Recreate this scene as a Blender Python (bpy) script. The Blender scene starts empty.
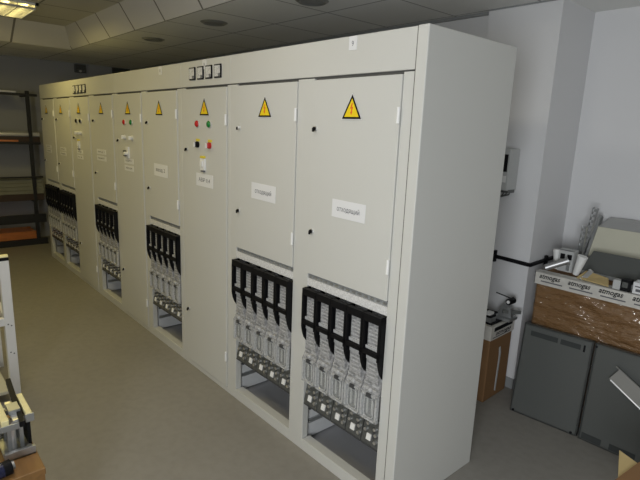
import bpy, bmesh, math, random
from mathutils import Vector, Matrix
random.seed(7)
C = bpy.context.scene.collection
SC = bpy.context.scene

# ------------------------------------------------------------------ materials
def mat(name, col, rough=.5, metal=0., spec=.5, noise=None, bump=None, coat=0., emit=None):
    m = bpy.data.materials.new(name); m.use_nodes = True
    nt = m.node_tree; b = nt.nodes['Principled BSDF']
    b.inputs['Base Color'].default_value = (*col, 1)
    b.inputs['Roughness'].default_value = rough
    b.inputs['Metallic'].default_value = metal
    b.inputs['Specular IOR Level'].default_value = spec
    b.inputs['Coat Weight'].default_value = coat
    tc = nt.nodes.new('ShaderNodeTexCoord')
    if noise:
        scale, amt, stretch = noise
        mp = nt.nodes.new('ShaderNodeMapping'); mp.inputs['Scale'].default_value = stretch
        n = nt.nodes.new('ShaderNodeTexNoise'); n.inputs['Scale'].default_value = scale
        n.inputs['Detail'].default_value = 5
        nt.links.new(tc.outputs['Object'], mp.inputs['Vector']); nt.links.new(mp.outputs[0], n.inputs['Vector'])
        r = nt.nodes.new('ShaderNodeMix'); r.data_type = 'RGBA'
        lo = [max(0, c*(1-amt)) for c in col]; hi = [min(1, c*(1+amt)) for c in col]
        r.inputs[6].default_value = (*lo, 1); r.inputs[7].default_value = (*hi, 1)
        nt.links.new(n.outputs['Fac'], r.inputs[0]); nt.links.new(r.outputs[2], b.inputs['Base Color'])
    if bump:
        scale, st, stretch = bump
        mp = nt.nodes.new('ShaderNodeMapping'); mp.inputs['Scale'].default_value = stretch
        n = nt.nodes.new('ShaderNodeTexNoise'); n.inputs['Scale'].default_value = scale; n.inputs['Detail'].default_value = 4
        nt.links.new(tc.outputs['Object'], mp.inputs['Vector']); nt.links.new(mp.outputs[0], n.inputs['Vector'])
        bp = nt.nodes.new('ShaderNodeBump'); bp.inputs['Strength'].default_value = st; bp.inputs['Distance'].default_value = .01
        nt.links.new(n.outputs['Fac'], bp.inputs['Height']); nt.links.new(bp.outputs[0], b.inputs['Normal'])
    if emit:
        b.inputs['Emission Color'].default_value = (*emit[0], 1); b.inputs['Emission Strength'].default_value = emit[1]
    return m

def clear_mat(name, col, transp, rough=.18, bump=None, noise=None):
    m = mat(name, col, rough, 0, .6, noise, bump)
    nt = m.node_tree; b = nt.nodes['Principled BSDF']; out = nt.nodes['Material Output']
    t = nt.nodes.new('ShaderNodeBsdfTransparent'); mx = nt.nodes.new('ShaderNodeMixShader')
    mx.inputs[0].default_value = transp
    nt.links.new(b.outputs[0], mx.inputs[1]); nt.links.new(t.outputs[0], mx.inputs[2]); nt.links.new(mx.outputs[0], out.inputs['Surface'])
    return m

def film_mat():
    m = clear_mat('stretch_film', (.30, .165, .07), .36, .07)
    nt = m.node_tree; b = nt.nodes['Principled BSDF']; b.inputs['Specular IOR Level'].default_value = 1.
    b.inputs['Coat Weight'].default_value = 1.; b.inputs['Coat Roughness'].default_value = .06; b.inputs['Coat IOR'].default_value = 1.8
    tc = nt.nodes.new('ShaderNodeTexCoord'); prev = None
    for scale, st, dist, stretch in ((3.2, 1., .06, (1.6, 1, 5.)), (26, .8, .008, (1, 1, 1.2))):
        mp = nt.nodes.new('ShaderNodeMapping'); mp.inputs['Scale'].default_value = stretch; mp.inputs['Rotation'].default_value = (0, .12, 0)
        n = nt.nodes.new('ShaderNodeTexNoise'); n.inputs['Scale'].default_value = scale; n.inputs['Detail'].default_value = 4
        nt.links.new(tc.outputs['Object'], mp.inputs['Vector']); nt.links.new(mp.outputs[0], n.inputs['Vector'])
        bp = nt.nodes.new('ShaderNodeBump'); bp.inputs['Strength'].default_value = st; bp.inputs['Distance'].default_value = dist
        nt.links.new(n.outputs['Fac'], bp.inputs['Height'])
        if prev: nt.links.new(prev.outputs[0], bp.inputs['Normal'])
        prev = bp
    nt.links.new(prev.outputs[0], b.inputs['Normal']); nt.links.new(prev.outputs[0], b.inputs['Coat Normal'])
    return m

def tile_mat(name, col, line, grid, offset, width, use=(True, True)):
    """plain colour with thin joint lines on a square grid in world x and y"""
    m = mat(name, col, .85, 0, .2)
    nt = m.node_tree; b = nt.nodes['Principled BSDF']
    tc = nt.nodes.new('ShaderNodeTexCoord'); sp = nt.nodes.new('ShaderNodeSeparateXYZ')
    nt.links.new(tc.outputs['Object'], sp.inputs[0])
    facs = []
    for k in (0, 1):
        if not use[k]: continue
        a = nt.nodes.new('ShaderNodeMath'); a.operation = 'SUBTRACT'; a.inputs[1].default_value = offset[k] - grid/2
        nt.links.new(sp.outputs[k], a.inputs[0])
        w = nt.nodes.new('ShaderNodeMath'); w.operation = 'FLOORED_MODULO'; w.inputs[1].default_value = grid
        nt.links.new(a.outputs[0], w.inputs[0])
        s = nt.nodes.new('ShaderNodeMath'); s.operation = 'SUBTRACT'; s.inputs[1].default_value = grid/2
        nt.links.new(w.outputs[0], s.inputs[0])
        ab = nt.nodes.new('ShaderNodeMath'); ab.operation = 'ABSOLUTE'; nt.links.new(s.outputs[0], ab.inputs[0])
        lt = nt.nodes.new('ShaderNodeMath'); lt.operation = 'LESS_THAN'; lt.inputs[1].default_value = width/2
        nt.links.new(ab.outputs[0], lt.inputs[0]); facs.append(lt)
    f = facs[0]
    if len(facs) == 2:
        f = nt.nodes.new('ShaderNodeMath'); f.operation = 'MAXIMUM'
        nt.links.new(facs[0].outputs[0], f.inputs[0]); nt.links.new(facs[1].outputs[0], f.inputs[1])
    mx = nt.nodes.new('ShaderNodeMix'); mx.data_type = 'RGBA'
    mx.inputs[6].default_value = (*col, 1); mx.inputs[7].default_value = (*line, 1)
    nt.links.new(f.outputs[0], mx.inputs[0]); nt.links.new(mx.outputs[2], b.inputs['Base Color'])
    return m

M = dict(
    paint=mat('cabinet_paint', (.585, .585, .55), .42, 0, .4, bump=(60, .02, (1, 1, 1))),
    inner=mat('cabinet_inside', (.68, .69, .69), .5),  # lightened to stand in for light falling into the open bays
    dark=mat('dark_steel', (.055, .057, .06), .5),
    bay_floor=mat('bay_floor', (.36, .36, .37), .5),  # raised tone makes up for light missing at the bay bottom
    gap=mat('dark_gap', (.10, .098, .09), .9),
    black=mat('black_plastic', (.006, .006, .007), .55, 0, .18),
    rail=mat('perforated_rail', (.74, .73, .68), .5, noise=(140, .55, (1, 1, 1))),
    white=mat('white_plastic', (.80, .80, .78), .4),
    paper=mat('label_paper', (.74, .745, .75), .6),
    ink=mat('label_ink', (.13, .13, .14), .8),
    yellow=mat('sign_yellow', (.85, .62, .015), .4),
    red=mat('red_plastic', (.50, .02, .02), .25, 0, .5),
    bolt=mat('sign_bolt', (.75, .10, .02), .5),
    green=mat('green_plastic', (.01, .20, .04), .25),
    yellow_tag=mat('yellow_tag', (.75, .62, .05), .5),
    steel=mat('bright_steel', (.80, .80, .80), .32, .9),
    galv=mat('galvanised_steel', (.42, .43, .43), .4, .75, noise=(14, .3, (1, 1, 1))),
    terminal=mat('terminal_grey', (.12, .125, .12), .33, .35, noise=(60, .5, (1, 1, 1))),
    ceramic=mat('fuse_ceramic', (.60, .60, .57), .5, noise=(90, .45, (1, 1, 2))),
    mesh=mat('fuse_grille', (.22, .23, .225), .4, .3, noise=(120, .8, (1, 1, .4))),
    clear=clear_mat('clear_polycarbonate', (.64, .66, .65), .42, .10, (70, 1., (1, 1, 1)), (75, .95, (1, 1, 1.6))),  # strong noise puts sparkle and dark refraction into the colour
    clear_rib=clear_mat('clear_rib', (.76, .78, .77), .35, .1, (90, .8, (1, 1, 1)), (110, .6, (1, 1, 1))),  # glints on the ribs are mottled into the colour
    clear_flat=clear_mat('clear_plate', (.66, .68, .67), .80, .08, (40, .2, (1, 1, 1))),
    glass=clear_mat('meter_glass', (.8, .8, .8), .80, .06),
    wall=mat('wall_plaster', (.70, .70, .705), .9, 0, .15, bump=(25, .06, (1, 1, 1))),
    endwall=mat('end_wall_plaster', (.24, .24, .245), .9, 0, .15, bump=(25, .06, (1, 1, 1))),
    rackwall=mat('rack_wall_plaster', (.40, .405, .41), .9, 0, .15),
    skirting=mat('skirting', (.27, .28, .28), .6),
    carton=mat('carton_brown', (.25, .14, .065), .75, 0, .2, noise=(4, .12, (1, 1, 1))),
    carton_in=mat('carton_inside', (.55, .42, .20), .8, 0, .2, noise=(8, .15, (1, 1, 1))),
    wood=mat('orange_board', (.23, .12, .04), .45, 0, .4, noise=(7, .3, (1, 9, 9))),
    film=film_mat(),
    tape=mat('parcel_tape', (.60, .58, .53), .35, 0, .5, noise=(18, .25, (1, 1, 1)), bump=(16, .5, (1, 1, 1))),
    sheet=mat('grey_powder_coat', (.098, .103, .097), .34, 0, .45),
    sheet_dark=mat('dark_slot', (.03, .034, .033), .7),
    rack=mat('rack_black', (.016, .016, .017), .5),
    aluminium=mat('aluminium', (.72, .72, .72), .3, .35),
    copper=mat('copper', (.75, .27, .10), .3, .6, noise=(6, .3, (6, 1, 6))),
    brown=mat('brown_bar', (.05, .03, .02), .55),
    board=mat('pale_board', (.22, .22, .17), .6, noise=(5, .2, (8, 1, 8))),
    frame_white=mat('white_enamel', (.70, .70, .68), .4),
    cream=mat('cream_insulator', (.74, .67, .36), .45, noise=(30, .2, (1, 1, 1))),
    cream_panel=mat('cream_panel', (.60, .585, .47), .4, noise=(6, .08, (1, 1, 1))),
    grey_hood=mat('grey_hood', (.40, .40, .39), .4, .2),
    channel_grey=mat('channel_grey', (.20, .195, .175), .4, .2),
    blue=mat('blue_black', (.015, .018, .05), .25),
    device=mat('device_grey', (.50, .51, .50), .5),
)

def floor_mat():
    m = mat('floor_screed', (.2, .2, .2), .55, 0, .3)
    nt = m.node_tree; b = nt.nodes['Principled BSDF']
    tc = nt.nodes.new('ShaderNodeTexCoord')
    n1 = nt.nodes.new('ShaderNodeTexNoise'); n1.inputs['Scale'].default_value = 1.3; n1.inputs['Detail'].default_value = 6
    n2 = nt.nodes.new('ShaderNodeTexNoise'); n2.inputs['Scale'].default_value = 22; n2.inputs['Detail'].default_value = 4
    nt.links.new(tc.outputs['Object'], n1.inputs['Vector']); nt.links.new(tc.outputs['Object'], n2.inputs['Vector'])
    a = nt.nodes.new('ShaderNodeMix'); a.data_type = 'RGBA'
    a.inputs[6].default_value = (.255, .24, .212, 1); a.inputs[7].default_value = (.315, .30, .268, 1)
    nt.links.new(n1.outputs['Fac'], a.inputs[0])
    c = nt.nodes.new('ShaderNodeMix'); c.data_type = 'RGBA'; c.blend_type = 'MULTIPLY'; c.inputs[0].default_value = .2
    r = nt.nodes.new('ShaderNodeValToRGB'); r.color_ramp.elements[0].position = .3; r.color_ramp.elements[1].position = .6
    r.color_ramp.elements[0].color = (.6, .6, .6, 1)
    nt.links.new(n2.outputs['Fac'], r.inputs[0]); nt.links.new(a.outputs[2], c.inputs[6]); nt.links.new(r.outputs[0], c.inputs[7])
    nt.links.new(c.outputs[2], b.inputs['Base Color'])
    bp = nt.nodes.new('ShaderNodeBump'); bp.inputs['Strength'].default_value = .03
    nt.links.new(n2.outputs['Fac'], bp.inputs['Height']); nt.links.new(bp.outputs[0], b.inputs['Normal'])
    return m
M['floor'] = floor_mat()
TG = (-3.98, .91)
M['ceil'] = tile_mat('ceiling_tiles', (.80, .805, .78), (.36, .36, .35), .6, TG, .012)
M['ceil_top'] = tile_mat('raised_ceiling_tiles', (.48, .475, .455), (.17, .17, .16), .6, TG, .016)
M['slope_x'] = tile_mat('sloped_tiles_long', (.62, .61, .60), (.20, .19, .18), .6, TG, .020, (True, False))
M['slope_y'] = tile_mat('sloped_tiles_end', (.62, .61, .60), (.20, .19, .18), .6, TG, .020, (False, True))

# ------------------------------------------------------------------ mesh builder
class MB:
    def __init__(s): s.v = []; s.f = []; s.m = []; s.mats = []; s.sm = []
    def mi(s, name):
        if name not in s.mats: s.mats.append(name)
        return s.mats.index(name)
    def add(s, vs, fs, m, smooth=False):
        o = len(s.v); s.v += [tuple(v) for v in vs]
        k = s.mi(m)
        for f in fs: s.f.append([o+i for i in f]); s.m.append(k); s.sm.append(smooth)
        return s
    def box(s, x0, x1, y0, y1, z0, z1, m, T=None):
        vs = [Vector((x, y, z)) for z in (z0, z1) for y in (y0, y1) for x in (x0, x1)]
        if T: vs = [T @ v for v in vs]
        return s.add(vs, [(0,2,3,1), (4,5,7,6), (0,1,5,4), (2,6,7,3), (0,4,6,2), (1,3,7,5)], m)
    def bar(s, a, b, w, h, m, up=(0, 0, 1)):
        a = Vector(a); b = Vector(b); d = (b-a).normalized(); u = Vector(up)
        if abs(d.dot(u)) > .98: u = Vector((1, 0, 0))
        r = d.cross(u).normalized(); u = r.cross(d).normalized()
        vs = [p + r*(i*w/2) + u*(j*h/2) for p in (a, b) for j in (-1, 1) for i in (-1, 1)]
        return s.add(vs, [(0,2,3,1), (4,5,7,6), (0,1,5,4), (2,6,7,3), (0,4,6,2), (1,3,7,5)], m)
    def cyl(s, a, b, r, m, n=14, r2=None, caps=True):
        a = Vector(a); b = Vector(b); d = (b-a).normalized(); u = Vector((0, 0, 1))
        if abs(d.dot(u)) > .98: u = Vector((1, 0, 0))
        p = d.cross(u).normalized(); q = d.cross(p)
        r2 = r if r2 is None else r2
        vs = [c + (p*math.cos(2*math.pi*i/n) + q*math.sin(2*math.pi*i/n))*rr for c, rr in ((a, r), (b, r2)) for i in range(n)]
        s.add(vs, [(i, (i+1) % n, n+(i+1) % n, n+i) for i in range(n)], m, True)
        if caps:
            s.add(vs[:n], [list(range(n))[::-1]], m); s.add(vs[n:], [list(range(n))], m)
        return s
    def dome(s, c, d, r, h, m, n=14, k=4):
        c = Vector(c); d = Vector(d).normalized(); u = Vector((0, 0, 1))
        if abs(d.dot(u)) > .98: u = Vector((1, 0, 0))
        p = d.cross(u).normalized(); q = d.cross(p); vs = []
        for j in range(k):
            t = j/k*math.pi/2
            vs += [c + d*(h*math.sin(t)) + (p*math.cos(2*math.pi*i/n)+q*math.sin(2*math.pi*i/n))*(r*math.cos(t)) for i in range(n)]
        vs.append(c + d*h); L = len(vs)-1
        fs = [(j*n+i, j*n+(i+1) % n, (j+1)*n+(i+1) % n, (j+1)*n+i) for j in range(k-1) for i in range(n)]
        fs += [((k-1)*n+i, (k-1)*n+(i+1) % n, L) for i in range(n)]
        return s.add(vs, fs, m, True)
    def prism(s, pts, off, m):
        """closed polygon of 3-D points extruded by vector off"""
        off = Vector(off); p = [Vector(x) for x in pts]; n = len(p)
        vs = p + [x+off for x in p]
        return s.add(vs, [list(range(n))[::-1], list(range(n, 2*n))] + [(i, (i+1) % n, n+(i+1) % n, n+i) for i in range(n)], m)
    def tube(s, pts, r, m, n=8):
        for a, b in zip(pts[:-1], pts[1:]): s.cyl(a, b, r, m, n)
        return s
    def text(s, txt, origin, right, up, width, height, m, lift=.0012, bold=0, shear=0):
        """raised lettering fitted to width x height, centred on origin"""
        cu = bpy.data.curves.new('lettering', 'FONT'); cu.body = txt; cu.extrude = 0; cu.resolution_u = 2
        cu.align_x = 'LEFT'; cu.offset = bold; cu.shear = shear
        o = bpy.data.objects.new('lettering', cu); C.objects.link(o)
        dg = bpy.context.evaluated_depsgraph_get(); dg.update()
        me = bpy.data.meshes.new_from_object(o.evaluated_get(dg))
        bpy.data.objects.remove(o); bpy.data.curves.remove(cu)
        if len(me.vertices):
            xs = [v.co.x for v in me.vertices]; ys = [v.co.y for v in me.vertices]
            w = max(xs)-min(xs) or 1; h = max(ys)-min(ys) or 1
            R = Vector(right).normalized(); U = Vector(up).normalized(); N = R.cross(U); O = Vector(origin)
            vs = [O + R*((v.co.x-min(xs))/w-.5)*width + U*((v.co.y-min(ys))/h-.5)*height + N*lift for v in me.vertices]
            s.add(vs, [list(p.vertices) for p in me.polygons], m)
        bpy.data.meshes.remove(me)
        return s
    def mesh(s, name):
        me = bpy.data.meshes.new(name); me.from_pydata(s.v, [], s.f)
        for k in s.mats: me.materials.append(M[k])
        me.polygons.foreach_set('material_index', s.m); me.polygons.foreach_set('use_smooth', s.sm)
        bm = bmesh.new(); bm.from_mesh(me)
        bmesh.ops.recalc_face_normals(bm, faces=[f for f in bm.faces])
        bm.to_mesh(me); bm.free(); me.update()
        return me
    def build(s, name, parent=None, loc=(0, 0, 0), bevel=0):
        o = bpy.data.objects.new(name, s.mesh(name)); C.objects.link(o)
        o.location = loc
        if parent: o.parent = parent
        if bevel:
            b = o.modifiers.new('bevel', 'BEVEL'); b.width = bevel; b.segments = 2; b.limit_method = 'ANGLE'; b.angle_limit = .6
        return o

def tag(o, label=None, cat=None, group=None, kind=None):
    if label: o['label'] = label
    if cat: o['category'] = cat
    if group: o['group'] = group
    if kind: o['kind'] = kind
    return o
def thing(name, label, cat, loc=(0, 0, 0), group=None, rot=(0, 0, 0)):
    o = bpy.data.objects.new(name, None); C.objects.link(o); o.location = loc; o.rotation_euler = rot
    o.empty_display_size = .1
    return tag(o, label, cat, group)
def struct(mb, name): return tag(mb.build(name), kind='structure')

# ------------------------------------------------------------------ the room
X0, X1, Y0, Y1, ZC = -6.65, 5.2, -2.75, 1.95, 2.405
ZT = 2.6
struct(MB().box(X0-.1, X1+.1, Y0-.1, Y1+.1, -.1, 0, 'floor'), 'floor')
m = MB()
lo = (-5.22, 2.55, -2.3, .30); hi = (-4.95, 2.28, -2.175, .175)
def rect(r, z): return [(r[0], r[2], z), (r[1], r[2], z), (r[1], r[3], z), (r[0], r[3], z)]
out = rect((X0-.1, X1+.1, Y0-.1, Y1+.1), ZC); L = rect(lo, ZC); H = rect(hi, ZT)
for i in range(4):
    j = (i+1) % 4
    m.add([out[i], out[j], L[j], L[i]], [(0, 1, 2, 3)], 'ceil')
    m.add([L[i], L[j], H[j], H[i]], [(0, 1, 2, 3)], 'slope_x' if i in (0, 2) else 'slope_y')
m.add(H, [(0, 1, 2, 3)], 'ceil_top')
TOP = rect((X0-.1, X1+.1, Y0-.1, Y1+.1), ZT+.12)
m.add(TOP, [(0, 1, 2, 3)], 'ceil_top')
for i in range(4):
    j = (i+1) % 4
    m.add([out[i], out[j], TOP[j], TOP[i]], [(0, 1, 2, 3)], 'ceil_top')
struct(m, 'ceiling')
# back wall: nearer on the left of the pillar, recessed on the right
struct(MB().box(X0, -.46, 1.56, Y1+.1, 0, ZC, 'wall').box(-.46, X1, Y1, Y1+.1, 0, ZC, 'wall'), 'wall_back')
struct(MB().box(-.715, -.25, 1.505, Y1, 0, ZC, 'wall'), 'wall_pillar')
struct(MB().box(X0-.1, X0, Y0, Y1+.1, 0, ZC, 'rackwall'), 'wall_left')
struct(MB().box(X1, X1+.1, Y0, Y1+.1, 0, ZC, 'endwall'), 'wall_right')  # unseen wall, set far off and dark to limit bounced light
wx0, wx1, wz0, wz1 = 1.15, 2.3, .75, 1.95
struct(MB().box(X0, wx0, Y0-.1, Y0, 0, ZC, 'wall').box(wx1, X1, Y0-.1, Y0, 0, ZC, 'wall')
       .box(wx0, wx1, Y0-.1, Y0, 0, wz0, 'wall').box(wx0, wx1, Y0-.1, Y0, wz1, ZC, 'wall'), 'wall_front')
m = MB()
for x in (wx0+.03, (wx0+wx1)/2, wx1-.03): m.box(x-.03, x+.03, Y0-.08, Y0-.02, wz0, wz1, 'white')
for z in (wz0+.03, wz1-.03): m.box(wx0, wx1, Y0-.08, Y0-.02, z-.03, z+.03, 'white')
struct(m, 'added_window_1')  # window out of view, added to carry the area light
struct(MB().box(-.72, -.245, 1.497, 1.505, 0, .07, 'skirting').box(-.25, -.242, 1.497, Y1, 0, .07, 'skirting')
       .box(-.242, X1, Y1-.008, Y1, 0, .07, 'skirting'), 'baseboard_back')

struct(MB().box(X0, -.715, 1.535, 1.56, ZC-.018, ZC, 'skirting').box(-.715, -.25, 1.495, 1.505, ZC-.008, ZC, 'skirting'), 'shadow_gap_strip_1')  # dark strip stands in for the shadow gap under the ceiling

# ------------------------------------------------------------------ switchgear cabinets
D = .6
def warning_sign(door, cx, zb, y=-.0155, s=.105):
    h = s*.87
    m = MB()
    def tri(k, yy, mt, t=.0008):
        c = zb + h/3
        pts = [(cx, yy, c+h*2/3*k), (cx-s/2*k, yy, c-h/3*k), (cx+s/2*k, yy, c-h/3*k)]
        m.prism(pts, (0, t, 0), mt)
    tri(1.16, y, 'paper'); tri(1.08, y-.0006, 'black'); tri(.80, y-.0012, 'yellow')
    p = [(.004, .60), (-.10, .36), (-.005, .38), (-.05, .22), (-.09, .235), (-.01, .09), (.05, .25), (.015, .24), (.085, .44), (-.01, .42), (.06, .60)]
    m.prism([(cx+a*s*.9, y-.0018, zb+.06*h+b*h) for a, b in p], (0, .0005, 0), 'bolt')
    return tag(m.build('warning_sign', door), 'yellow triangular high voltage sign')
def lock(door, x, z, y=-.012, light=False):
    m = MB().cyl((x, y, z), (x, y-.006, z), .012, 'steel').cyl((x, y-.006, z), (x, y-.012, z), .0085, 'white' if light else 'black')
    m.box(x-.004, x+.004, y-.018, y-.012, z-.013, z+.003, 'black')
    return m.build('lock', door)
def hinge(door, x, z, y=-.012):
    return MB().cyl((x, y-.004, z-.03), (x, y-.004, z+.03), .007, 'white', 10).box(x-.016, x, y-.002, y+.001, z-.025, z+.025, 'paint').build('hinge', door)
def name_plate(door, x0, x1, zc, h, txt, y=-.012, lines=1, tilt=0.):
    m = MB(); cx = (x0+x1)/2; w = x1-x0
    R = Vector((math.cos(tilt), 0, math.sin(tilt))); U = Vector((-math.sin(tilt), 0, math.cos(tilt)))
    O = Vector((cx, y, zc))
    hs = [(0, h)] if lines == 1 else [(h*.28, h*.42), (-h*.28, h*.42)]
    for k, (o, hh) in enumerate(hs):
        c = O + U*o
        m.prism([c-R*w/2-U*hh/2, c+R*w/2-U*hh/2, c+R*w/2+U*hh/2, c-R*w/2+U*hh/2], (0, -.0016, 0), 'paper')
        t = txt if isinstance(txt, str) else txt[k]
        if t: m.text(t, c+Vector((0, -.0016, 0)), R, U, w*.68, hh*.36, 'ink', .0008)
    return m.build('name_plate', door)
def button(door, x, z, colour, y=-.012):
    return MB().cyl((x, y, z), (x, y-.006, z), .022, 'steel').dome((x, y-.006, z), (0, -1, 0), .020, .012, colour).build('indicator_lamp', door)
def knob(door, x, z, body, y=-.012, tagc=None):
    m = MB().cyl((x, y, z), (x, y-.01, z), .019, body if body != 'white' else 'steel').cyl((x, y-.01, z), (x, y-.022, z), .016, body)
    m.box(x-.0045, x+.0045, y-.030, y-.012, z-.014, z+.014, 'white')
    if tagc: m.box(x-.024, x+.024, y-.002, y, z+.02, z+.034, tagc)
    return m.build('selector_knob', door)
def isolator(door, x, z, dark=False, y=-.012):
    m = MB().box(x-.024, x+.024, y-.012, y, z-.035, z+.035, 'white')
    m.box(x-.024, x+.024, y-.013, y, z+.037, z+.05, 'yellow_tag' if not dark else 'paper')
    if dark: m.box(x-.03, x-.004, y-.03, y-.012, z-.022, z+.022, 'black').cyl((x+.014, y-.012, z), (x+.014, y-.04, z), .014, 'white')
    else: m.box(x-.014, x+.012, y-.020, y-.012, z-.012, z+.02, 'white').box(x-.01, x+.016, y-.016, y, z-.046, z-.036, 'ink')
    return m.build('rotary_switch', door)
def number_tag(cab, x, txt):
    m = MB().box(x-.022, x+.022, -.009, -.006, 1.945, 1.998, 'paper')
    m.text(txt, (x, -.009, 1.970), (1, 0, 0), (0, 0, 1), .012, .02, 'ink', .0006)
    return m.build('number_tag', cab)
def door_slab(cab, x0, x1, z0, z1, g=.0025):
    m = MB().box(x0+g, x1-g, -.012, .006, z0+g, z1-.008, 'paint')
    return m.build('door', cab, bevel=.002)
def vent_slit(mb, x0, x1, z): pass

# one fuse switch, built once and then copied
def fuse_meshes():
    W = .0485
    body = MB()
    body.box(-W, W, .075, .085, .27, .885, 'inner')
    for zc in (.83, .72, .60):
        body.cyl((0, .045, zc-.04), (0, .045, zc+.04), .022, 'ceramic', 12)
        body.box(-.012, .012, .035, .055, zc-.05, zc+.05, 'steel')
    body.box(-.040, .040, -.034, -.03, .41, .52, 'mesh')
    for k in range(4): body.box(-.026+.014*k, -.020+.014*k, -.038, -.034, .42, .505, 'dark' if k % 2 else 'ceramic')
    h = MB()
    prof = [(-.018, .885), (-.068, .885), (-.070, .70), (-.068, .68), (-.062, .655), (-.052, .63), (-.036, .608), (-.018, .598)]
    for sx in (-1, 1):
        x = sx*W
        a, b = (x, x+.004) if sx < 0 else (x-.004, x)
        h.prism([(a, y, z) for y, z in prof], (b-a, 0, 0), 'black')
    h.box(-W, W, -.069, -.044, .852, .885, 'black')
    h.box(-W, W, -.070, -.048, .706, .726, 'black')
    h.box(-W, -W+.009, -.070, -.060, .69, .86, 'black').box(W-.009, W, -.070, -.060, .69, .86, 'black')
    c = MB()
    c.box(-.034, .034, -.048, .03, .728, .842, 'clear')              # upper viewing block
    for k in range(6): c.box(-.026, .026, -.051, -.048, .742+.016*k, .748+.016*k, 'clear_rib')
    c.box(-.037, .03, -.056, -.04, .728, .742, 'clear_rib')
    c.box(-.034, .034, -.046, .03, .57, .70, 'clear')                # lower viewing block
    for k in range(5): c.box(-.024, .026, -.049, -.046, .60+.018*k, .606+.018*k, 'clear_rib')
    c.box(-.03, .036, -.055, -.04, .682, .70, 'clear_rib')
    c.prism([(-.046, .0, .64), (-.046, -.018, .625), (-.046, -.040, .555), (-.046, -.052, .535), (-.046, -.052, .525), (-.046, .0, .525)], (.092, 0, 0), 'clear')
    for k in range(4):                                               # moulded steps and latches of the sloping part
        z = .615-.022*k; y = -.024-.008*k
        c.box(-.040+.006*(k % 2), -.008, y-.006, y, z-.007, z+.006, 'clear_rib')
        c.box(.006, .040-.006*(k % 2), y-.004, y, z-.010, z+.002, 'clear_rib')
    c.dome((0, -.05, .545), (0, -1, 0), .012, .012, 'clear_rib', 10, 3)
    # the bottom chamber: thin clear plate with a raised rim
    c.box(-.046, .046, -.052, -.049, .40, .525, 'clear_flat')
    c.box(-.046, .046, -.052, .0, .40, .404, 'clear_flat')
    for x in (-.046, .038): c.box(x, x+.008, -.058, -.040, .402, .53, 'clear_rib')
    for z in (.402, .518): c.box(-.046, .046, -.058, -.045, z, z+.009, 'clear_rib')
    ring = [(math.copysign(abs(math.cos(t))**.5, math.cos(t))*.027, -.054, .46+math.copysign(abs(math.sin(t))**.5, math.sin(t))*.046) for t in [i*math.pi/8 for i in range(17)]]
    c.tube(ring, .0022, 'clear_rib', 6)
    c.box(-.013, .013, -.062, -.052, .512, .528, 'dark')
    t = MB()
    t.prism([(-.047, .0, .39), (-.047, -.012, .388), (-.047, -.034, .290), (-.047, -.034, .268), (-.047, .0, .255)], (.094, 0, 0), 'terminal')
    for x, z in ((-.022, .365), (.02, .352), (-.03, .335), (.03, .330), (.034, .30)):
        y = -.012-.022*(.388-z)/.098
        t.cyl((x, y+.004, z), (x, y-.010, z), .008, 'steel', 8)
    t.box(-.047, .047, -.036, -.030, .262, .270, 'dark')
    t.box(.012, .022, -.030, -.020, .305, .34, 'dark')
    n = MB()
    a = math.atan2(.022, .098)
    T = Matrix.Translation((-.006, -.0310, .308)) @ Matrix.Rotation(-a, 4, 'X')
    n.box(-.0125, .0125, -.004, .004, -.0145, .0145, 'white', T)
    return [body.mesh('fuse_switch'), h.mesh('handle_frame'), c.mesh('clear_cover'), t.mesh('terminal_cover'), n.mesh('label_tag')]
FM = fuse_meshes()
PART = ['fuse_switch', 'handle_frame', 'clear_cover', 'terminal_cover', 'label_tag']
proto = [None]
def place_fuses(cab, x0, x1, z_off=0.):
    w = (x1-x0)/5
    for k in range(5):
        x = x0 + w*(k+.5)
        if proto[0] is None:
            root = bpy.data.objects.new('fuse_switch', FM[0]); C.objects.link(root)
            for nme, me in zip(PART[1:], FM[1:]):
                o = bpy.data.objects.new(nme, me); C.objects.link(o); o.parent = root
            proto[0] = root; new = root
        else:
            new = proto[0].copy(); C.objects.link(new)
            for ch in list(proto[0].children):
                c = ch.copy(); C.objects.link(c); c.parent = new
        new.parent = cab; new.location = (x, .030, z_off); new.scale = (w/.1, 1, 1)

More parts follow.
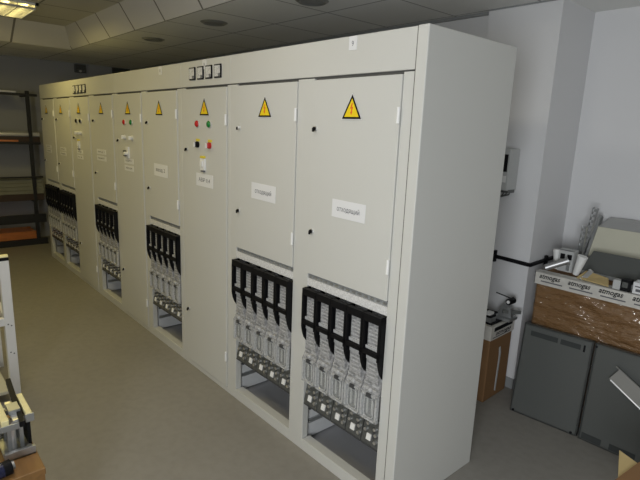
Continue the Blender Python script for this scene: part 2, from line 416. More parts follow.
def cabinet(label, x1, x0, bays, fascia_extra=(), end_panel=False):
    """x1 is the right-hand side, x0 the left-hand side; bays = list of (kind, door x0, door x1); coordinates are room coordinates"""
    cab = thing('switchgear_cabinet', label, 'electrical cabinet', (0, 0, 0), 'row of switchgear cabinets')
    t = .004
    m = MB()
    # shell: sides, back, top, inside floor
    m.box(x0, x0+t, .012, D, .0, 2.0, 'paint').box(x1-t, x1, .012, D, .0, 2.0, 'paint')
    m.box(x0, x1, D-t, D, .0, 2.0, 'paint').box(x0, x1, .0, D, 2.0-t, 2.0, 'paint')
    m.box(x0+t, x1-t, .03, D-t, .012, .022, 'bay_floor')
    # front frame
    edges = sorted([(a, b) for _, a, b in bays])
    xs = [x0] + [v for e in edges for v in e] + [x1]
    for a, b in zip(xs[0::2], xs[1::2]): m.box(a, b, -.007, .03, 0, 1.846, 'paint')
    m.box(x0, x1, -.007, .006, 1.852, 2.0, 'paint')               # fascia plate
    m.box(x0, x1, .006, .03, 1.84, 1.856, 'gap')
    for kind, a, b in bays:
        m.box(a, b, .008, .012, .95 if kind == 'fuse' else .03, 1.846, 'paint')
        m.box(a, b, -.007, .045, 0, .062 if kind != 'control' else .03, 'paint')
    fr = m.build('frame', cab, bevel=.0025)
    # inner sides of each fuse bay, light grey with cross rails
    for kind, a, b in bays:
        if kind == 'fuse':
            q = MB().box(a-.03, a-.026, .045, D-.02, .03, 1.8, 'inner').box(b+.020, b+.024, .045, D-.02, .03, 1.8, 'inner')
            q.box(a-.026, b+.02, D-.07, D-.06, .03, 1.8, 'inner')
            q.box(a-.026, b+.02, .36, .40, .175, .215, 'inner').box(a-.026, b+.02, .42, .43, .03, .06, 'inner')
            q.box(a-.024, a-.010, .05, .5, .20, .235, 'dark').box(a-.024, a-.014, .05, .5, .12, .14, 'galv')
            q.box(a-.026, b+.02, .49, .52, .26, .30, 'dark')
            q.build('inner_panel', cab)
            r = MB().box(a, b, -.006, .02, .892, .928, 'rail').box(a, b, .0, .02, .928, .95, 'skirting')
            for k in range(14):
                x = a + (b-a)*(k+.5)/14
                r.box(x-.010, x+.010, -.002, .01, .934, .944, 'galv')
            r.build('slotted_rail', cab)
            place_fuses(cab, a+.001, b-.001)
    return cab, fr

GRP = 'row of switchgear cabinets'
# nearest cabinet, two fuse bays
cabA, _ = cabinet('nearest beige cabinet at the end of row, two doors over two fuse bays', -.05, -1.3145,
                  [('fuse', -.61, -.102), ('fuse', -1.248, -.722)])
MB().box(-.0495, 0, -.010, D+.004, 0, 2.002, 'paint').build('end_panel', cabA, bevel=.004)
MB().box(-.052, -.0495, -.008, .01, 0, 2.0, 'gap').build('seam', cabA)
d = door_slab(cabA, -.61, -.102, .952, 1.846)
warning_sign(d, -.357, 1.676); lock(d, -.585, 1.629); lock(d, -.585, 1.162); hinge(d, -.108, 1.69); hinge(d, -.108, 1.10)
name_plate(d, -.452, -.25, 1.292, .078, 'отходящий', tilt=-.012)
d = door_slab(cabA, -1.248, -.722, .952, 1.846)
warning_sign(d, -.975, 1.68); lock(d, -1.215, 1.622, light=True); lock(d, -1.215, 1.17); hinge(d, -.727, 1.69); hinge(d, -.727, 1.10)
name_plate(d, -1.09, -.875, 1.297, .085, 'отходящий', tilt=-.02)
number_tag(cabA, -.377, '9')

# meter and control cabinet
cabB, frB = cabinet('narrow beige control cabinet with one full height door under four square meters', -1.315, -1.9035, [('control', -1.858, -1.345)])
d = door_slab(cabB, -1.858, -1.345, .033, 1.846)
warning_sign(d, -1.593, 1.685); lock(d, -1.825, 1.475); lock(d, -1.832, .41); hinge(d, -1.350, 1.66); hinge(d, -1.350, .24)
tag(button(d, -1.681, 1.633, 'red'), 'red indicator lamp'); tag(button(d, -1.537, 1.633, 'green'), 'green indicator lamp')
tag(knob(d, -1.680, 1.510, 'black', tagc='yellow_tag'), 'black selector knob'); tag(knob(d, -1.533, 1.510, 'red', tagc='yellow_tag'), 'red selector knob')
isolator(d, -1.611, 1.395); name_plate(d, -1.705, -1.500, 1.298, .078, 'АВР 0,4', tilt=-.01)
def meter(cab, x, z, s):
    m = MB()
    m.box(x-s/2, x+s/2, -.014, 0, z-s/2, z+s/2, 'black')
    e = m.build('meter', cab, bevel=.002)
    f = MB().box(x-s*.39, x+s*.39, -.0152, -.014, z-s*.39, z+s*.39, 'white')
    for k in range(9):
        a = math.radians(8+k*82/8)
        c = Vector((x+s*.34, -.0154, z-s*.34)); dd = Vector((-math.cos(a), 0, math.sin(a)))
        f.bar(c+dd*s*.52, c+dd*s*.60, .0016, .0006, 'ink', (0, -1, 0))
    c = Vector((x+s*.34, -.0157, z-s*.34)); f.bar(c, c+Vector((-.8, 0, .25)).normalized()*s*.55, .0014, .0006, 'ink', (0, -1, 0))
    f.box(x+s*.16, x+s*.39, -.0175, -.0152, z-s*.39, z-s*.17, 'black')
    f.build('dial', e)
    MB().box(x-s*.42, x+s*.42, -.0190, -.0182, z-s*.42, z+s*.42, 'glass').build('cover_glass', e)
for x in (-1.745, -1.644, -1.545, -1.443): meter(cabB, x, 1.926, .074)
number_tag(cabB, -1.60, '8')

# third cabinet: control door beside one fuse bay
cabC, _ = cabinet('third beige cabinet from the near end, without meters, one fuse bay and control door', -1.904, -3.0715,
                  [('fuse', -2.452, -1.958), ('control', -3.035, -2.535)])
d = door_slab(cabC, -2.452, -1.958, .952, 1.846)
warning_sign(d, -2.222, 1.684); lock(d, -2.425, 1.632); lock(d, -2.425, 1.165); hinge(d, -1.963, 1.69); hinge(d, -1.963, 1.10)
name_plate(d, -2.335, -2.12, 1.306, .085, 'ввод 2', tilt=-.01)
d = door_slab(cabC, -3.035, -2.535, .033, 1.846)
warning_sign(d, -2.785, 1.688); lock(d, -3.005, 1.484); lock(d, -3.005, .41); hinge(d, -2.540, 1.66); hinge(d, -2.540, .24)
tag(button(d, -2.865, 1.627, 'red'), 'red indicator lamp'); tag(button(d, -2.727, 1.627, 'green'), 'green indicator lamp')
tag(knob(d, -2.867, 1.513, 'white'), 'white selector knob'); tag(knob(d, -2.722, 1.511, 'white'), 'white selector knob')
isolator(d, -2.815, 1.390, True); name_plate(d, -2.90, -2.715, 1.303, .10, ('щит', 'ввода'), lines=2)
number_tag(cabC, -2.203, '8')

# fourth cabinet: four meters over its control door
cabD, _ = cabinet('fourth beige cabinet from the near end, meters above its left door and one fuse bay', -3.072, -4.2455,
                  [('fuse', -3.61, -3.122), ('control', -4.20, -3.715)])
d = door_slab(cabD, -3.61, -3.122, .952, 1.846)
warning_sign(d, -3.385, 1.690); lock(d, -3.585, 1.632); lock(d, -3.585, 1.175); hinge(d, -3.127, 1.69); hinge(d, -3.127, 1.10)
name_plate(d, -3.55, -3.32, 1.338, .10, ('ввод 1', 'щит'), lines=2)
d = door_slab(cabD, -4.20, -3.715, .033, 1.846)
warning_sign(d, -4.005, 1.692); lock(d, -4.175, 1.465); lock(d, -4.175, .41); hinge(d, -3.720, 1.66); hinge(d, -3.720, .24)
tag(button(d, -4.085, 1.622, 'black'), 'dark push button'); tag(button(d, -3.965, 1.622, 'black'), 'dark push button')
tag(knob(d, -4.080, 1.510, 'white'), 'white selector knob'); tag(knob(d, -3.970, 1.512, 'white'), 'white selector knob')
isolator(d, -4.050, 1.400); name_plate(d, -4.13, -3.955, 1.308, .09, ('АВР', '0,4'), lines=2)
for x in (-4.115, -4.015, -3.915, -3.815): meter(cabD, x, 1.91, .076)

# far cabinet: two fuse bays
cabE, _ = cabinet('farthest beige cabinet beside the black rack, two narrow doors and fuse bays', -4.246, -5.435,
                  [('fuse', -4.79, -4.30), ('fuse', -5.365, -4.875)])
for a, b, cx in ((-4.79, -4.30, -4.60), (-5.365, -4.875, -5.16)):
    d = door_slab(cabE, a, b, .952, 1.846)
    warning_sign(d, cx, 1.69); lock(d, a+.03, 1.63); lock(d, a+.03, 1.17); hinge(d, b-.005, 1.69); hinge(d, b-.005, 1.10)
    name_plate(d, cx-.12, cx+.09, 1.305, .085, ('отх.', 'линии'), lines=2)

# ------------------------------------------------------------------ ceiling fittings
def ceiling_light(x, y, label, emit):
    t = thing('ceiling_light', label, 'ceiling light', (x, y, ZT))
    mn = 'tube_%d' % len(bpy.data.materials)
    M[mn] = mat(mn, (.9, .9, .88), .4, emit=emit)
    f = MB()
    for a in (-1, 1):
        f.box(a*.285-.012, a*.285+.012, -.297, .297, -.02, -.001, 'white').box(-.297, .297, a*.285-.012, a*.285+.012, -.02, -.001, 'white')
    f.box(-.28, .28, -.28, .28, -.003, -.001, 'white')
    f.build('frame', t)
    for k in range(4):
        yy = -.21+.14*k
        MB().cyl((-.27, yy, -.022), (.27, yy, -.022), .013, mn, 10).build('fluorescent_tube', t)
    l = MB()
    for k in range(9):
        xx = -.27+.54*k/8; l.box(xx-.002, xx+.002, -.275, .275, -.055, -.036, 'steel')
    for k in range(5):
        yy = -.275+.55*k/4; l.box(-.275, .275, yy-.004, yy+.004, -.055, -.02, 'steel')
    l.build('louvre', t)
    return t
WARM = (1., .81, .27); NEUT = (1., .95, .88)
LIGHTS = [(-4.28, -.59, 'louvred fluorescent ceiling panel, lit warm, at the top left corner', WARM, 9.),
          (-2.48, -1.19, 'unseen louvred fluorescent ceiling panel added above the middle of the aisle', WARM, 9.),  # this panel and the next are out of view, added for their light
          (-.68, -1.19, 'unseen louvred fluorescent ceiling panel added above the near end of the row', NEUT, 13.)]
for x, y, lab, col, p in LIGHTS:
    ceiling_light(x, y, lab, (col, 3.5))
    ld = bpy.data.lights.new('fluorescent_glow', 'AREA'); ld.energy = p; ld.color = col; ld.shape = 'SQUARE'; ld.size = .55
    lo_ = bpy.data.objects.new('fluorescent_glow', ld); C.objects.link(lo_); lo_.location = (x, y, ZT-.06)
# unseen area light in an added window, standing in for a camera flash
ld = bpy.data.lights.new('added_window_light', 'AREA'); ld.energy = 76; ld.color = (.93, .965, 1.0); ld.shape = 'RECTANGLE'
ld.size = wx1-wx0-.1; ld.size_y = wz1-wz0-.1
lo_ = bpy.data.objects.new('added_window_light', ld); C.objects.link(lo_); lo_.location = ((wx0+wx1)/2, Y0-.01, (wz0+wz1)/2)
lo_.rotation_euler = (math.radians(90), 0, 0)

DL = [(-3.69, .60, 'round recessed ceiling fitting nearest the far end of the lowered ceiling'), (-2.52, .58, 'middle round recessed ceiling fitting over the cabinets'),
      (-1.42, .64, 'round recessed ceiling fitting nearest the camera, at the top edge')]
for x, y, lab in DL:
    t = thing('ceiling_downlight', lab, 'downlight', (x, y, ZC))
    n = 28
    r = MB()
    for a, b, z0, z1 in ((.105, .085, 0, -.012), (.085, .07, -.012, -.003)):
        vs = [(rr*math.cos(2*math.pi*i/n), rr*math.sin(2*math.pi*i/n), z) for rr, z in ((a, z0), (b, z1)) for i in range(n)]
        r.add(vs, [(i, (i+1) % n, n+(i+1) % n, n+i) for i in range(n)], 'galv', True)
    r.build('ring', t)
    MB().cyl((0, 0, -.001), (0, 0, -.004), .072, 'skirting', n).build('lens', t)

# small fittings on the end wall
t = thing('emergency_lamp', 'small dark box lamp high on the far end wall under the soffit', 'wall lamp', (X0, .80, 2.30))
MB().box(.0, .06, -.07, .07, -.02, .09, 'sheet').build('housing', t, bevel=.004)
MB().box(.06, .075, -.05, .05, -.01, .02, 'glass').cyl((.06, -.01, .0), (.08, -.01, .0), .016, 'steel', 10).build('lens', t)
t = thing('ventilation_grille', 'dark grille high on the far end wall above the cabinets', 'vent', (X0, 1.37, 2.30))
g = MB().box(.001, .02, -.12, .12, -.02, .09, 'sheet_dark')
g.build('backing', t)
g = MB()
for k in range(5): g.box(.02, .028, -.12, .12, -.018+.022*k, -.010+.022*k, 'sheet')
g.box(.018, .03, -.13, -.12, -.03, .10, 'sheet').box(.018, .03, .12, .13, -.03, .10, 'sheet').box(.018, .03, -.13, .13, .09, .10, 'sheet').box(.018, .03, -.13, .13, -.03, -.02, 'sheet')
g.build('louvre', t)

# conduit along the back wall above the cabinets
t = thing('cable_conduit', 'thin grey conduit clipped along the back wall just under the ceiling', 'conduit', (0, 1.54, 2.33))
MB().cyl((-6.0, 0, 0), (-1.15, 0, 0), .013, 'device', 10).build('pipe', t)
for x in (-1.25, -1.9, -2.9, -3.9): MB().box(x-.012, x+.012, -.016, .02, -.018, .018, 'dark').build('clip', t)

# ------------------------------------------------------------------ pillar: wall device and black cable
t = thing('wall_phone', 'grey wall unit with dark slot fixed on the white pillar', 'wall device', (-.475, 1.505, 1.43))
MB().box(-.08, .08, -.115, 0, -.125, .130, 'device').build('housing', t, bevel=.006)
MB().box(.035, .066, -.1185, -.113, -.01, .095, 'black').build('slot', t)
MB().box(.04, .066, -.118, -.114, -.075, -.035, 'white').build('button_plate', t)
w = MB()
for k in range(3): w.tube([(.02+.02*k, -.03, -.12), (.015+.02*k, -.035, -.155), (.0, -.03, -.175)], .004, 'sheet')
w.box(-.05, .08, -.10, -.02, -.14, -.12, 'terminal')
w.build('cable_gland', t)
t = thing('black_cable', 'thick black cable strapped around the white pillar at waist height', 'cable', (-.25, 1.505, .855))
MB().tube([(-.46, -.012, .012), (.006, -.012, -.002), (.012, -.006, -.002), (.012, .44, .006)], .0125, 'black', 10).build('sheath', t)
for a in ((-.228, -.014, .035), (.014, .2, .022)):
    MB().box(a[0]-.008, a[0]+.008, a[1]-.012, a[1]+.012, -.03, a[2]+.01, 'black').build('clip', t)

# ------------------------------------------------------------------ big wrapped carton with its load
t = thing('wrapped_carton', 'large brown carton in stretch film with printed tape round its rim', 'box', (.36, 1.65, 0))
bx, by, bz = .49, .265, .78
c = MB().box(-bx, bx, -by, by, 0, .845, 'carton')
c.build('box', t, bevel=.006)
# film: a skin around the sides with ripples
f = MB(); n = 70; rows = 26
per = [(-bx, -by), (bx, -by), (bx, by), (-bx, by)]
vs = []; cols = []
for k in range(4):
    a = Vector(per[k]); b = Vector(per[(k+1) % 4]); nn = n if k % 2 == 0 else n//2
    d2 = (b-a).normalized(); nrm = Vector((d2.y, -d2.x))
    for i in range(nn): cols.append((a+(b-a)*i/nn, nrm))
for r in range(rows+1):
    z = .05+.79*r/rows
    for i, (p, nrm) in enumerate(cols):
        e = .005+.005*math.sin(z*70+.8*math.sin(i*.16)+i*.05)*math.sin(i*.11+r*.4)+.002*random.random()
        q = p + nrm*max(e, .0015); vs.append((q.x, q.y, z))
K = len(cols)
fs = [(r*K+i, r*K+(i+1) % K, (r+1)*K+(i+1) % K, (r+1)*K+i) for r in range(rows) for i in range(K)]
f.add(vs, fs, 'film', True)
f.build('stretch_film', t)
MB().box(.19, .345, -by-.012, -by-.0105, .64, .70, 'paper').build('paper_label', t)
tp = MB(); e = .012
tp.box(-bx-e, bx+e, -by-e, -by-e+.002, .785, .858, 'tape').box(-bx-e, bx+e, by+e-.002, by+e, .785, .858, 'tape')
tp.box(-bx-e, -bx-e+.002, -by-e, by+e, .785, .858, 'tape').box(bx+e-.002, bx+e, -by-e, by+e, .785, .858, 'tape')
tp.box(-bx-e, bx+e, -by-e, -by+.05, .856, .859, 'tape')
for k in range(5):
    x = -.415+.165*k
    tp.text('atmogas', (x, -by-e, .831), (1, 0, 0), (0, 0, 1), .122, .034, 'black', .001, .022, .3)
    tp.box(x-.05, x+.075, -by-e-.001, -by-e, .803, .810, 'ink')
tp.build('printed_tape', t)

ZB = .861
# things lying on it
t = thing('enclosure_cover', 'large cream metal tray leaning on the wall on top of the wrapped carton', 'metal cover', (.285, 1.66, ZB), rot=(math.radians(-28), math.radians(0), 0))
g = MB().box(-.27, .36, -.004, .004, .09, .285, 'cream_panel'); g.build('panel', t, bevel=.002)
g = MB().prism([(-.27, .0, .09), (.36, .0, .09), (.36, .05, .02), (-.27, .05, .02)], (0, .004, 0), 'grey_hood').prism([(-.27, -.004, .285), (-.24, .06, .375), (-.13, .09, .395), (.36, .09, .355), (.36, -.004, .285)], (0, .006, 0), 'grey_hood')
g.box(-.285, -.27, -.012, .03, .07, .36, 'galv'); g.build('flange', t)
t = thing('steel_sheet', 'dark grey steel sheet lying slanted below the cream tray', 'sheet metal', (.325, 1.525, ZB), rot=(math.radians(-24), 0, math.radians(-3)))
MB().prism([(-.29, 0, .015), (.36, 0, .015), (.36, .0, .16), (-.25, .0, .15)], (0, .004, 0), 'sheet').build('sheet_face', t)
MB().box(-.29, .36, -.02, .0, .0, .02, 'galv').build('lip', t)
for x, y, h, a, lab in ((-.022, 1.665, .26, .03, 'short slotted steel rail standing upright left of the cream tray'), (-.042, 1.735, .375, .13, 'long slotted steel rail leaning against the left edge of the cream tray')):
    t = thing('slotted_rail', lab, 'steel rail', (x, y, ZB), rot=(0, a, 0))
    g = MB().box(-.014, -.011, -.012, .012, 0, h, 'galv').box(.011, .014, -.012, .012, 0, h, 'galv')
    for k in range(int(h/.035)+1): g.box(-.012, .012, -.001, .0015, k*.035, min(k*.035+.016, h), 'galv')
    g.build('channel', t)
t = thing('mounting_bracket', 'pale steel bracket with two square black openings on the wrapped carton', 'bracket', (-.035, 1.50, ZB), None, (0, 0, 0))
g = MB().box(-.04, .045, 0, .004, 0, .13, 'device').box(-.04, .045, .0, .06, .125, .13, 'device').box(-.042, -.038, 0, .06, 0, .13, 'device').box(.042, .046, 0, .06, 0, .13, 'device')
g.build('plate', t, bevel=.001)
for x in (-.016, .024): MB().box(x-.014, x+.012, -.003, .0, .075, .106, 'black').build('opening', t)
MB().box(.012, .03, -.004, 0, .01, .05, 'galv').build('clip', t)
for x, y, r, tl, lab in ((-.085, 1.515, .022, -.10, 'white plastic cone standing left of the pale bracket'), (.044, 1.475, .028, .22, 'white plastic cone tilted right of the pale bracket')):
    t = thing('plastic_cone', lab, 'plastic part', (x, y, ZB+.004), rot=(0, tl, 0))
    MB().cyl((0, 0, 0), (0, 0, .112), r*.6, 'white', 18, r).build('sleeve', t)
    MB().cyl((0, 0, .112), (0, 0, .117), r*1.02, 'white', 18).build('rim', t)
M['tube_steel'] = mat('tube_steel', (.5, .5, .5), .42, .9)
t = thing('steel_tube', 'bright steel tube lying across the rim of the wrapped carton', 'pipe', (-.052, 1.420, ZB+.05), rot=(0, math.radians(-26), math.radians(30)))
MB().cyl((-.06, 0, .0), (.065, 0, .0), .019, 'tube_steel', 18).build('pipe', t)
MB().cyl((.062, 0, .0), (.072, 0, .0), .024, 'galv', 18).build('collar', t)
t = thing('clip_strip', 'small bright steel clip strip in front of the tilted white cone', 'bracket', (.105, 1.43, ZB), rot=(0, math.radians(35), 0))
MB().box(-.012, .012, -.01, -.006, 0, .075, 'steel').box(-.012, .012, -.03, -.006, .07, .075, 'steel').box(-.012, .012, -.03, -.006, 0, .004, 'steel').build('strip', t)
t = thing('cardboard_offcut', 'yellowish cardboard offcut lying at the front of the carton top', 'cardboard', (.17, 1.43, ZB), rot=(math.radians(4), 0, math.radians(-6)))
MB().prism([(-.09, -.03, .004), (.09, -.04, .004), (.05, .04, .02), (-.08, .05, .03)], (0, 0, .005), 'carton_in').build('sheet', t)
for k in range(5):
    lab = ['lowest grey steel strip in the stack at the right of the carton top', 'second lowest grey steel strip in the stack on the wrapped carton', 'middle grey steel strip in the stack on the wrapped carton',
           'second highest grey steel strip in the stack on the wrapped carton', 'topmost grey steel strip in the stack on the wrapped carton'][k]
    t = thing('steel_strip', lab, 'sheet metal', (.47, 1.425+.004*k, ZB+.001+.018*k), 'steel strips on the wrapped carton', (0, 0, math.radians(-4+3*k)))
    MB().box(-.13+.012*k, .30, -.03, .03, 0, .003, 'galv' if k % 2 else 'sheet').box(-.13+.012*k, .30, -.03, -.026, 0, .016, 'galv').build('strip', t)
t = thing('switch_block', 'small black switch block with pale side on the carton rim', 'electrical part', (.335, 1.372, ZB))
MB().box(-.022, .022, -.003, .05, 0, .062, 'black').box(-.014, .014, -.008, -.003, .02, .05, 'sheet').build('body', t, bevel=.003)
MB().box(-.06, -.022, .0, .045, 0, .05, 'device').build('side_block', t, bevel=.003)
t = thing('parts_box', 'small white box with black print beside the black switch block', 'box', (.415, 1.378, ZB))
b_ = MB().box(-.045, .045, -.003, .05, 0, .06, 'paper'); b_.build('carton', t, bevel=.002)
MB().box(-.03, .02, -.0045, -.003, .012, .026, 'ink').box(-.035, .03, -.0045, -.003, .036, .042, 'ink').build('print', t)

# ------------------------------------------------------------------ grey panels leaning on it
def leaning_panel(name, label, x, y, w, h, ang, slots, rz):
    t = thing(name, label, 'metal panel', (x, y, 0.001), None, (math.radians(-ang), 0, math.radians(rz)))
    g = MB().box(0, w, 0, .004, 0, h, 'sheet').box(0, .012, .0, .03, 0, h, 'sheet').box(w-.012, w, .0, .03, 0, h, 'sheet').box(0, w, 0, .03, h-.012, h, 'sheet').box(0, w, 0, .03, 0, .012, 'sheet')
    g.build('door_skin', t, bevel=.003)
    if slots == 'top':
        MB().box(.035, w-.03, -.002, .0, h-.075, h-.028, 'sheet').build('vent_frame', t)
        for a, b in ((.045, w*.52), (w*.56, w-.06)): MB().box(a, b, -.0035, -.001, h-.066, h-.037, 'sheet_dark').build('vent_slot', t)
        MB().box(w-.046, w-.036, -.0045, -.001, h-.072, h-.034, 'black').build('catch', t)
        for xx in (.02, w-.03): MB().cyl((xx, -.006, .012), (xx, .0, .012), .007, 'black', 10).build('foot', t)
    else:
        for a, b in ((.015, .115), (.155, .28)): MB().box(a, b, -.002, .0, .012, .045, 'sheet_dark').build('vent_slot', t)
        MB().box(.0, .006, -.001, .001, .02, h, 'sheet_dark').build('seal', t)
        MB().cyl((.008, -.004, h-.02), (.008, 0, h-.02), .006, 'black', 10).build('bolt', t)
    return t
leaning_panel('metal_door', 'dark grey steel door leaning on the carton beside the pillar, vent slots at top', -.128, 1.242, .38, .555, 6.6, 'top', 5.5)
leaning_panel('metal_door', 'dark grey steel door leaning on the carton, slots along its bottom edge', .262, 1.272, .44, .560, 4.5, 'bottom', 2)
t = thing('steel_channel', 'light grey steel channel with a bright edge propped against the slotted grey door', 'metal channel', (.415, 1.258, .452))
a = Vector((-.03, 0.02, -.012)); b = Vector((.70, -.06, -.412))
dirv = (b-a).normalized()
ch = MB()
ch.bar(a, b, .004, .075, 'channel_grey', (0, .35, 1)).bar(a+Vector((0, .014, .036)), b+Vector((0, .014, .036)), .03, .004, 'channel_grey', (0, .35, 1)).bar(a+Vector((-.010, -.010, -.036)), b+Vector((-.010, -.010, -.036)), .022, .006, 'steel', (0, .35, 1))
ch.build('channel', t)

# ------------------------------------------------------------------ carton behind the end panel
t = thing('taped_carton', 'tall narrow brown carton with printed tape between the pillar and cabinet end', 'box', (-.275, 1.18, 0), None, (0, 0, math.radians(2)))
MB().box(-.36, 0, 0, .285, 0, .47, 'carton').build('box', t, bevel=.006)
tp = MB().box(-.366, .006, -.006, .291, .415, .505, 'tape').box(.006, .008, .03, .26, .468, .492, 'black')
tp.text('atmogas', (.006, .15, .445), (0, 1, 0), (0, 0, 1), .2, .030, 'black', .001, .022, .3)
tp.box(.006, .0072, .02, .24, .425, .431, 'ink')
tp.build('printed_tape', t)
MB().prism([(.005, .12, .34), (.005, .135, .345), (.005, .15, .30), (.005, .135, .04), (.005, .12, .05), (.005, .13, .28)], (.003, 0, 0), 'device').build('loose_strap', t)
MB().box(-.34, -.01, .02, .26, .500, .515, 'black').build('packing_foam', t)
t = thing('strapping_tool', 'grey metal strapping tool with lever standing on the taped carton', 'tool', (-.285, 1.36, .516))
g = MB().box(-.06, .05, -.05, .05, 0, .016, 'galv').prism([(-.05, -.012, .016), (.04, -.012, .016), (.03, -.012, .075), (-.01, -.012, .10), (-.05, -.012, .04)], (0, .024, 0), 'galv'); g.build('body', t)
MB().bar((-.02, 0, .06), (.035, .03, .02), .022, .022, 'sheet').bar((-.01, -.03, .05), (.07, .045, .052), .014, .02, 'sheet').build('jaw', t)
MB().bar((.0, .0, .07), (.02, -.01, .135), .02, .018, 'galv').cyl((.02, -.03, .12), (.02, .03, .12), .02, 'black', 12).cyl((.02, -.035, .12), (.02, .035, .12), .010, 'white', 10).build('wheel', t)
MB().bar((.02, -.01, .142), (-.06, -.045, .165), .006, .006, 'black').build('lever', t)
t = thing('metal_clip', 'small black and white metal clip lying left of the strapping tool', 'electrical part', (-.33, 1.235, .516))
MB().box(-.03, .03, -.03, .03, 0, .03, 'galv').box(-.03, .03, -.03, .03, .03, .045, 'black').box(-.015, .02, -.031, .02, .045, .06, 'white').build('body', t)

# ------------------------------------------------------------------ open carton at the lower right corner
t = thing('open_carton', 'open brown carton with a pale flap at the lower right corner', 'box', (.673, .455, 0), None, (0, 0, math.radians(17.5)))
g = MB()
for a in ((.10, .60, -.46, -.456), (.10, .60, -.124, -.12), (.10, .104, -.46, -.12), (.596, .60, -.46, -.12)): g.box(*a, 0, .488, 'carton')
g.box(.10, .60, -.46, -.12, .001, .006, 'carton'); g.build('box', t)
MB().prism([(0, 0, .500), (.0, -.30, .490), (.115, -.42, .489), (.115, -.125, .489), (.075, -.060, .496)], (0, 0, .004), 'carton_in').build('pale_flap', t)
MB().prism([(.062, -.048, .505), (.30, -.02, .53), (.60, -.12, .53), (.60, -.46, .53), (.14, -.46, .508), (-.012, -.215, .504)], (0, 0, .004), 'carton').build('brown_flap', t)

# ------------------------------------------------------------------ rack on the end wall with stock
t = thing('storage_rack', 'black steel stock rack on the far end wall beyond the cabinets', 'rack', (-6.2, 0, 0))
RY0, RY1 = -1.5, .13
for y in (.025, -1.45):
    for x in (0,): MB().box(x-.025, x+.025, y-.02, y+.02, 0, 1.965, 'rack').build('upright', t, bevel=.003)
for z, hh in ((1.895, .03), (1.30, .03), (.87, .018), (.33, .11), (.02, .08)):
    MB().box(.0, .035, RY0, RY1, z-hh/2+.02, z+hh/2+.02, 'rack').build('beam', t, bevel=.002)
for z in (1.895, 1.30, .56, .02):
    for y in (.025, -.70, -1.45): MB().box(-.35, .0, y-.018, y+.018, z, z+.025, 'rack').build('arm', t)
def stock(name, label, cat, x, z, w, h, mt, group, r=None, y1=None):
    o = thing(name, label, cat, (-6.2+x, RY0+.02, z), group)
    L_ = (RY1 if y1 is None else y1)-RY0-.02
    if r: MB().cyl((0, 0, r), (0, L_, r), r, mt, 16).build('rod', o)
    else: MB().box(-w/2, w/2, 0, L_, 0, h, mt).build('bar', o, bevel=.002)
    return o
ordn = ['front', 'second', 'third', 'fourth', 'rear']
for k in range(4):
    stock('steel_bar', '%s silver steel bar on the top beam of the rack' % ['front', 'second', 'third', 'rear'][k], 'metal bar', -.01-.085*k, 1.931, .07, .022, 'aluminium', 'silver bars on top of the rack', y1=-.10)
for k in range(5):
    stock('aluminium_tube', '%s shiny tube on the second level of the rack' % ordn[k], 'metal tube', -.02-.07*k, 1.3985, .06, .05, 'aluminium', 'shiny tubes on the rack', r=.028)
for k in range(5):
    stock('brown_bar', '%s brown bar under the shiny tubes on the rack' % ordn[k], 'bar', -.02-.07*k, 1.336, .062, .062, 'brown' if k else 'brown', 'brown bars under the shiny tubes')
stock('copper_busbar', 'orange copper bar on the outer edge of the second rack level', 'copper bar', .030, 1.338, .02, .022, 'copper', 'copper bars in the rack', y1=-.12)
for k in range(4):
    stock('pale_board', '%s pale greenish board of the stack on the third rack level' % ['lowest', 'second lowest', 'second highest', 'topmost'][k], 'board', -.16, .672+.047*k, .33-.01*k, .045, 'board', 'pale boards on the rack')
for k in range(2):
    stock('brown_bar', '%s brown slat under the pale boards on the rack' % ['front', 'rear'][k], 'bar', -.03-.25*k, .588, .09, .083, 'brown', 'brown slats under the pale boards')
for k in range(5):
    stock('copper_busbar', '%s copper bar lying on the lowest rack level' % ordn[k], 'copper bar', -.01-.075*k, .0835, .06, .10, 'copper', 'copper bars in the rack', y1=-.06 if k % 2 else .0)

# ------------------------------------------------------------------ white steel frame on the left
t = thing('steel_stand', 'white steel tube stand with black end caps at the left edge', 'stand', (-2.0, -1.035, 0))
for x in (-.02, -.55):
    for y in (0.0, -.62):
        p = MB().box(x-.026, x+.026, y-.024, y+.024, .0, .85, 'frame_white')
        for z in (.30, .47): p.cyl((x+.026, y+.008, z), (x+.0285, y+.008, z), .004, 'ink', 8).cyl((x+.026, y-.008, z+.01), (x+.0285, y-.008, z+.01), .004, 'ink', 8)
        po = p.build('post', t, bevel=.004)
        MB().box(x-.027, x+.027, y-.025, y+.025, .85, .868, 'black').cyl((x, y-.024, .862), (x, y+.024, .862), .020, 'cream', 12).build('end_cap', po, bevel=.003)
for x in (-.02, -.55): MB().box(x-.018, x+.018, -.6, -.02, .47, .515, 'frame_white').build('cross_rail', t, bevel=.003)
for y in (0, -.62): MB().box(-.53, -.04, y-.015, y+.015, .47, .51, 'frame_white').build('cross_rail', t, bevel=.003)
MB().box(-.56, .0, -.60, -.03, .055, .075, 'cream_panel').build('shelf_board', t, bevel=.003)

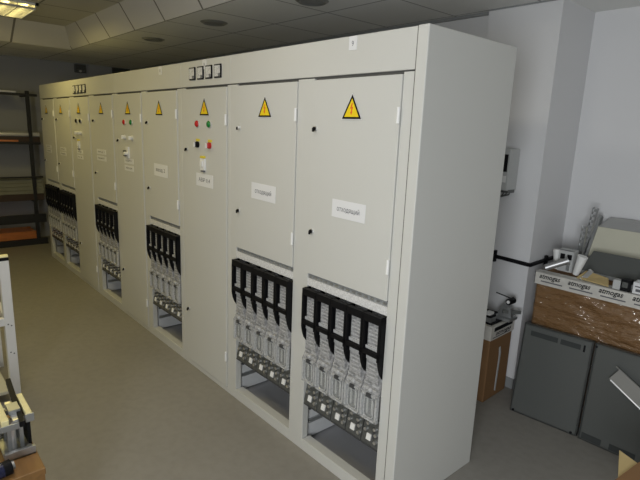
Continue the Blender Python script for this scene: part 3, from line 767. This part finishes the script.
# ------------------------------------------------------------------ wooden crate and switch mechanism, lower left
t = thing('wooden_crate', 'orange brown wooden crate at the lower left corner under the switch mechanism', 'crate', (-.82, -1.40, 0))
MB().box(-.24, .24, -.24, .215, .425, .45, 'wood').build('lid', t, bevel=.003)
for y in (-.235, .197): MB().box(-.235, .235, y, y+.015, .0, .425, 'wood').build('side_board', t)
for x in (-.235, .22): MB().box(x, x+.015, -.22, .197, .0, .425, 'wood').build('side_board', t)
MB().box(.235, .243, -.12, .15, .20, .40, 'carton_in').build('paper_panel', t)
t = thing('switch_mechanism', 'steel switch mechanism with cream bars and black lever on the wooden crate', 'electrical part', (-.78, -1.235, .45))
MB().box(.075, .09, -.05, .045, 0, .03, 'galv').box(-.10, .09, -.05, .045, 0, .006, 'galv').box(-.10, -.085, -.05, .045, 0, .03, 'galv').build('base', t, bevel=.001)
for y in (.008, -.03):
    for x in (.02, -.06): MB().box(x, x+.018, y, y+.012, .006, .13, 'galv').build('upright', t)
MB().cyl((.03, -.012, .01), (.03, -.012, .12), .010, 'steel', 12).build('rod', t)
MB().box(-.09, .078, .026, .046, .135, .157, 'cream').build('insulator_bar', t, bevel=.003)
MB().box(-.09, .078, -.050, -.026, .125, .150, 'cream').build('insulator_bar', t, bevel=.003)
for a in ((.078, .084, .022, .05, .125, .155), (.074, .082, -.055, .005, .110, .132)): MB().box(*a, 'galv').build('end_plate', t, bevel=.001)
for a in ((.0, .02, -.05, .047, .10, .117), (-.07, -.055, -.05, .047, .10, .117)): MB().box(*a, 'galv').build('cross_plate', t, bevel=.001)
MB().box(-.08, .07, -.014, .014, .13, .140, 'steel').box(-.03, .03, -.018, .018, .14, .158, 'galv').build('blade', t)
MB().bar((-.20, .022, .165), (.095, .010, .13), .016, .022, 'black').build('lever', t)
MB().box(-.08, .035, .034, .044, .0, .11, 'black').build('black_plate', t)  # plain black plate on edge beside the insulator bars
for x, y in ((.06, .03), (-.07, .0)): MB().cyl((x, y, .006), (x, y, .022), .009, 'steel', 6).build('bolt', t)
t = thing('motor_cylinder', 'black cylinder with a bright band at the very corner beside the mechanism', 'electrical part', (-.605, -1.355, .45), None, (0, 0, math.radians(12)))
MB().cyl((0, -.10, .026), (0, .065, .026), .025, 'blue', 22).build('barrel', t)
MB().cyl((0, .05, .026), (0, .075, .026), .0255, 'black', 22).cyl((0, .075, .026), (0, .085, .026), .016, 'galv', 16).build('cap', t)
t = thing('black_switch_handle', 'black angled switch handle with steel links left of the mechanism', 'electrical part', (-.82, -1.335, .45))
MB().box(-.08, .08, -.03, .03, 0, .02, 'black').box(.045, .06, -.02, .03, .02, .13, 'black').box(-.05, -.03, -.02, .03, .02, .11, 'black').build('block', t, bevel=.003)
MB().tube([(.07, .035, .02), (.085, .04, .08), (.07, .045, .115)], .008, 'steel', 8).cyl((.05, .03, .09), (.05, .05, .09), .016, 'white', 12).build('link', t)

# ------------------------------------------------------------------ camera, world, view
def cam_matrix(yaw, pitch, roll, loc):
    cy, sy, cp, sp = math.cos(yaw), math.sin(yaw), math.cos(pitch), math.sin(pitch)
    f = Vector((cy*cp, sy*cp, sp)); r = Vector((sy, -cy, 0)); u = r.cross(f)
    c, s = math.cos(roll), math.sin(roll)
    R = r*c + u*s; U = u*c - r*s
    return Matrix(((R.x, U.x, -f.x, loc[0]), (R.y, U.y, -f.y, loc[1]), (R.z, U.z, -f.z, loc[2]), (0, 0, 0, 1)))
cd = bpy.data.cameras.new('camera'); cam = bpy.data.objects.new('camera', cd); C.objects.link(cam)
cd.sensor_width = 36; cd.lens = 503.01/640*36; cd.clip_start = .02
cam.matrix_world = cam_matrix(2.4142, -.2139, .0401, (1.1619, -1.5136, 1.6218))
SC.camera = cam
w = bpy.data.worlds.new('world'); SC.world = w; w.use_nodes = True
w.node_tree.nodes['Background'].inputs[0].default_value = (.75, .85, 1, 1); w.node_tree.nodes['Background'].inputs[1].default_value = .6
SC.view_settings.view_transform = 'Standard'; SC.view_settings.look = 'None'; SC.view_settings.gamma = 1
SC.view_settings.exposure = -.04; SC.view_settings.use_curve_mapping = False
SC.cycles.use_denoising = True
SC.cycles.transparent_max_bounces = 16
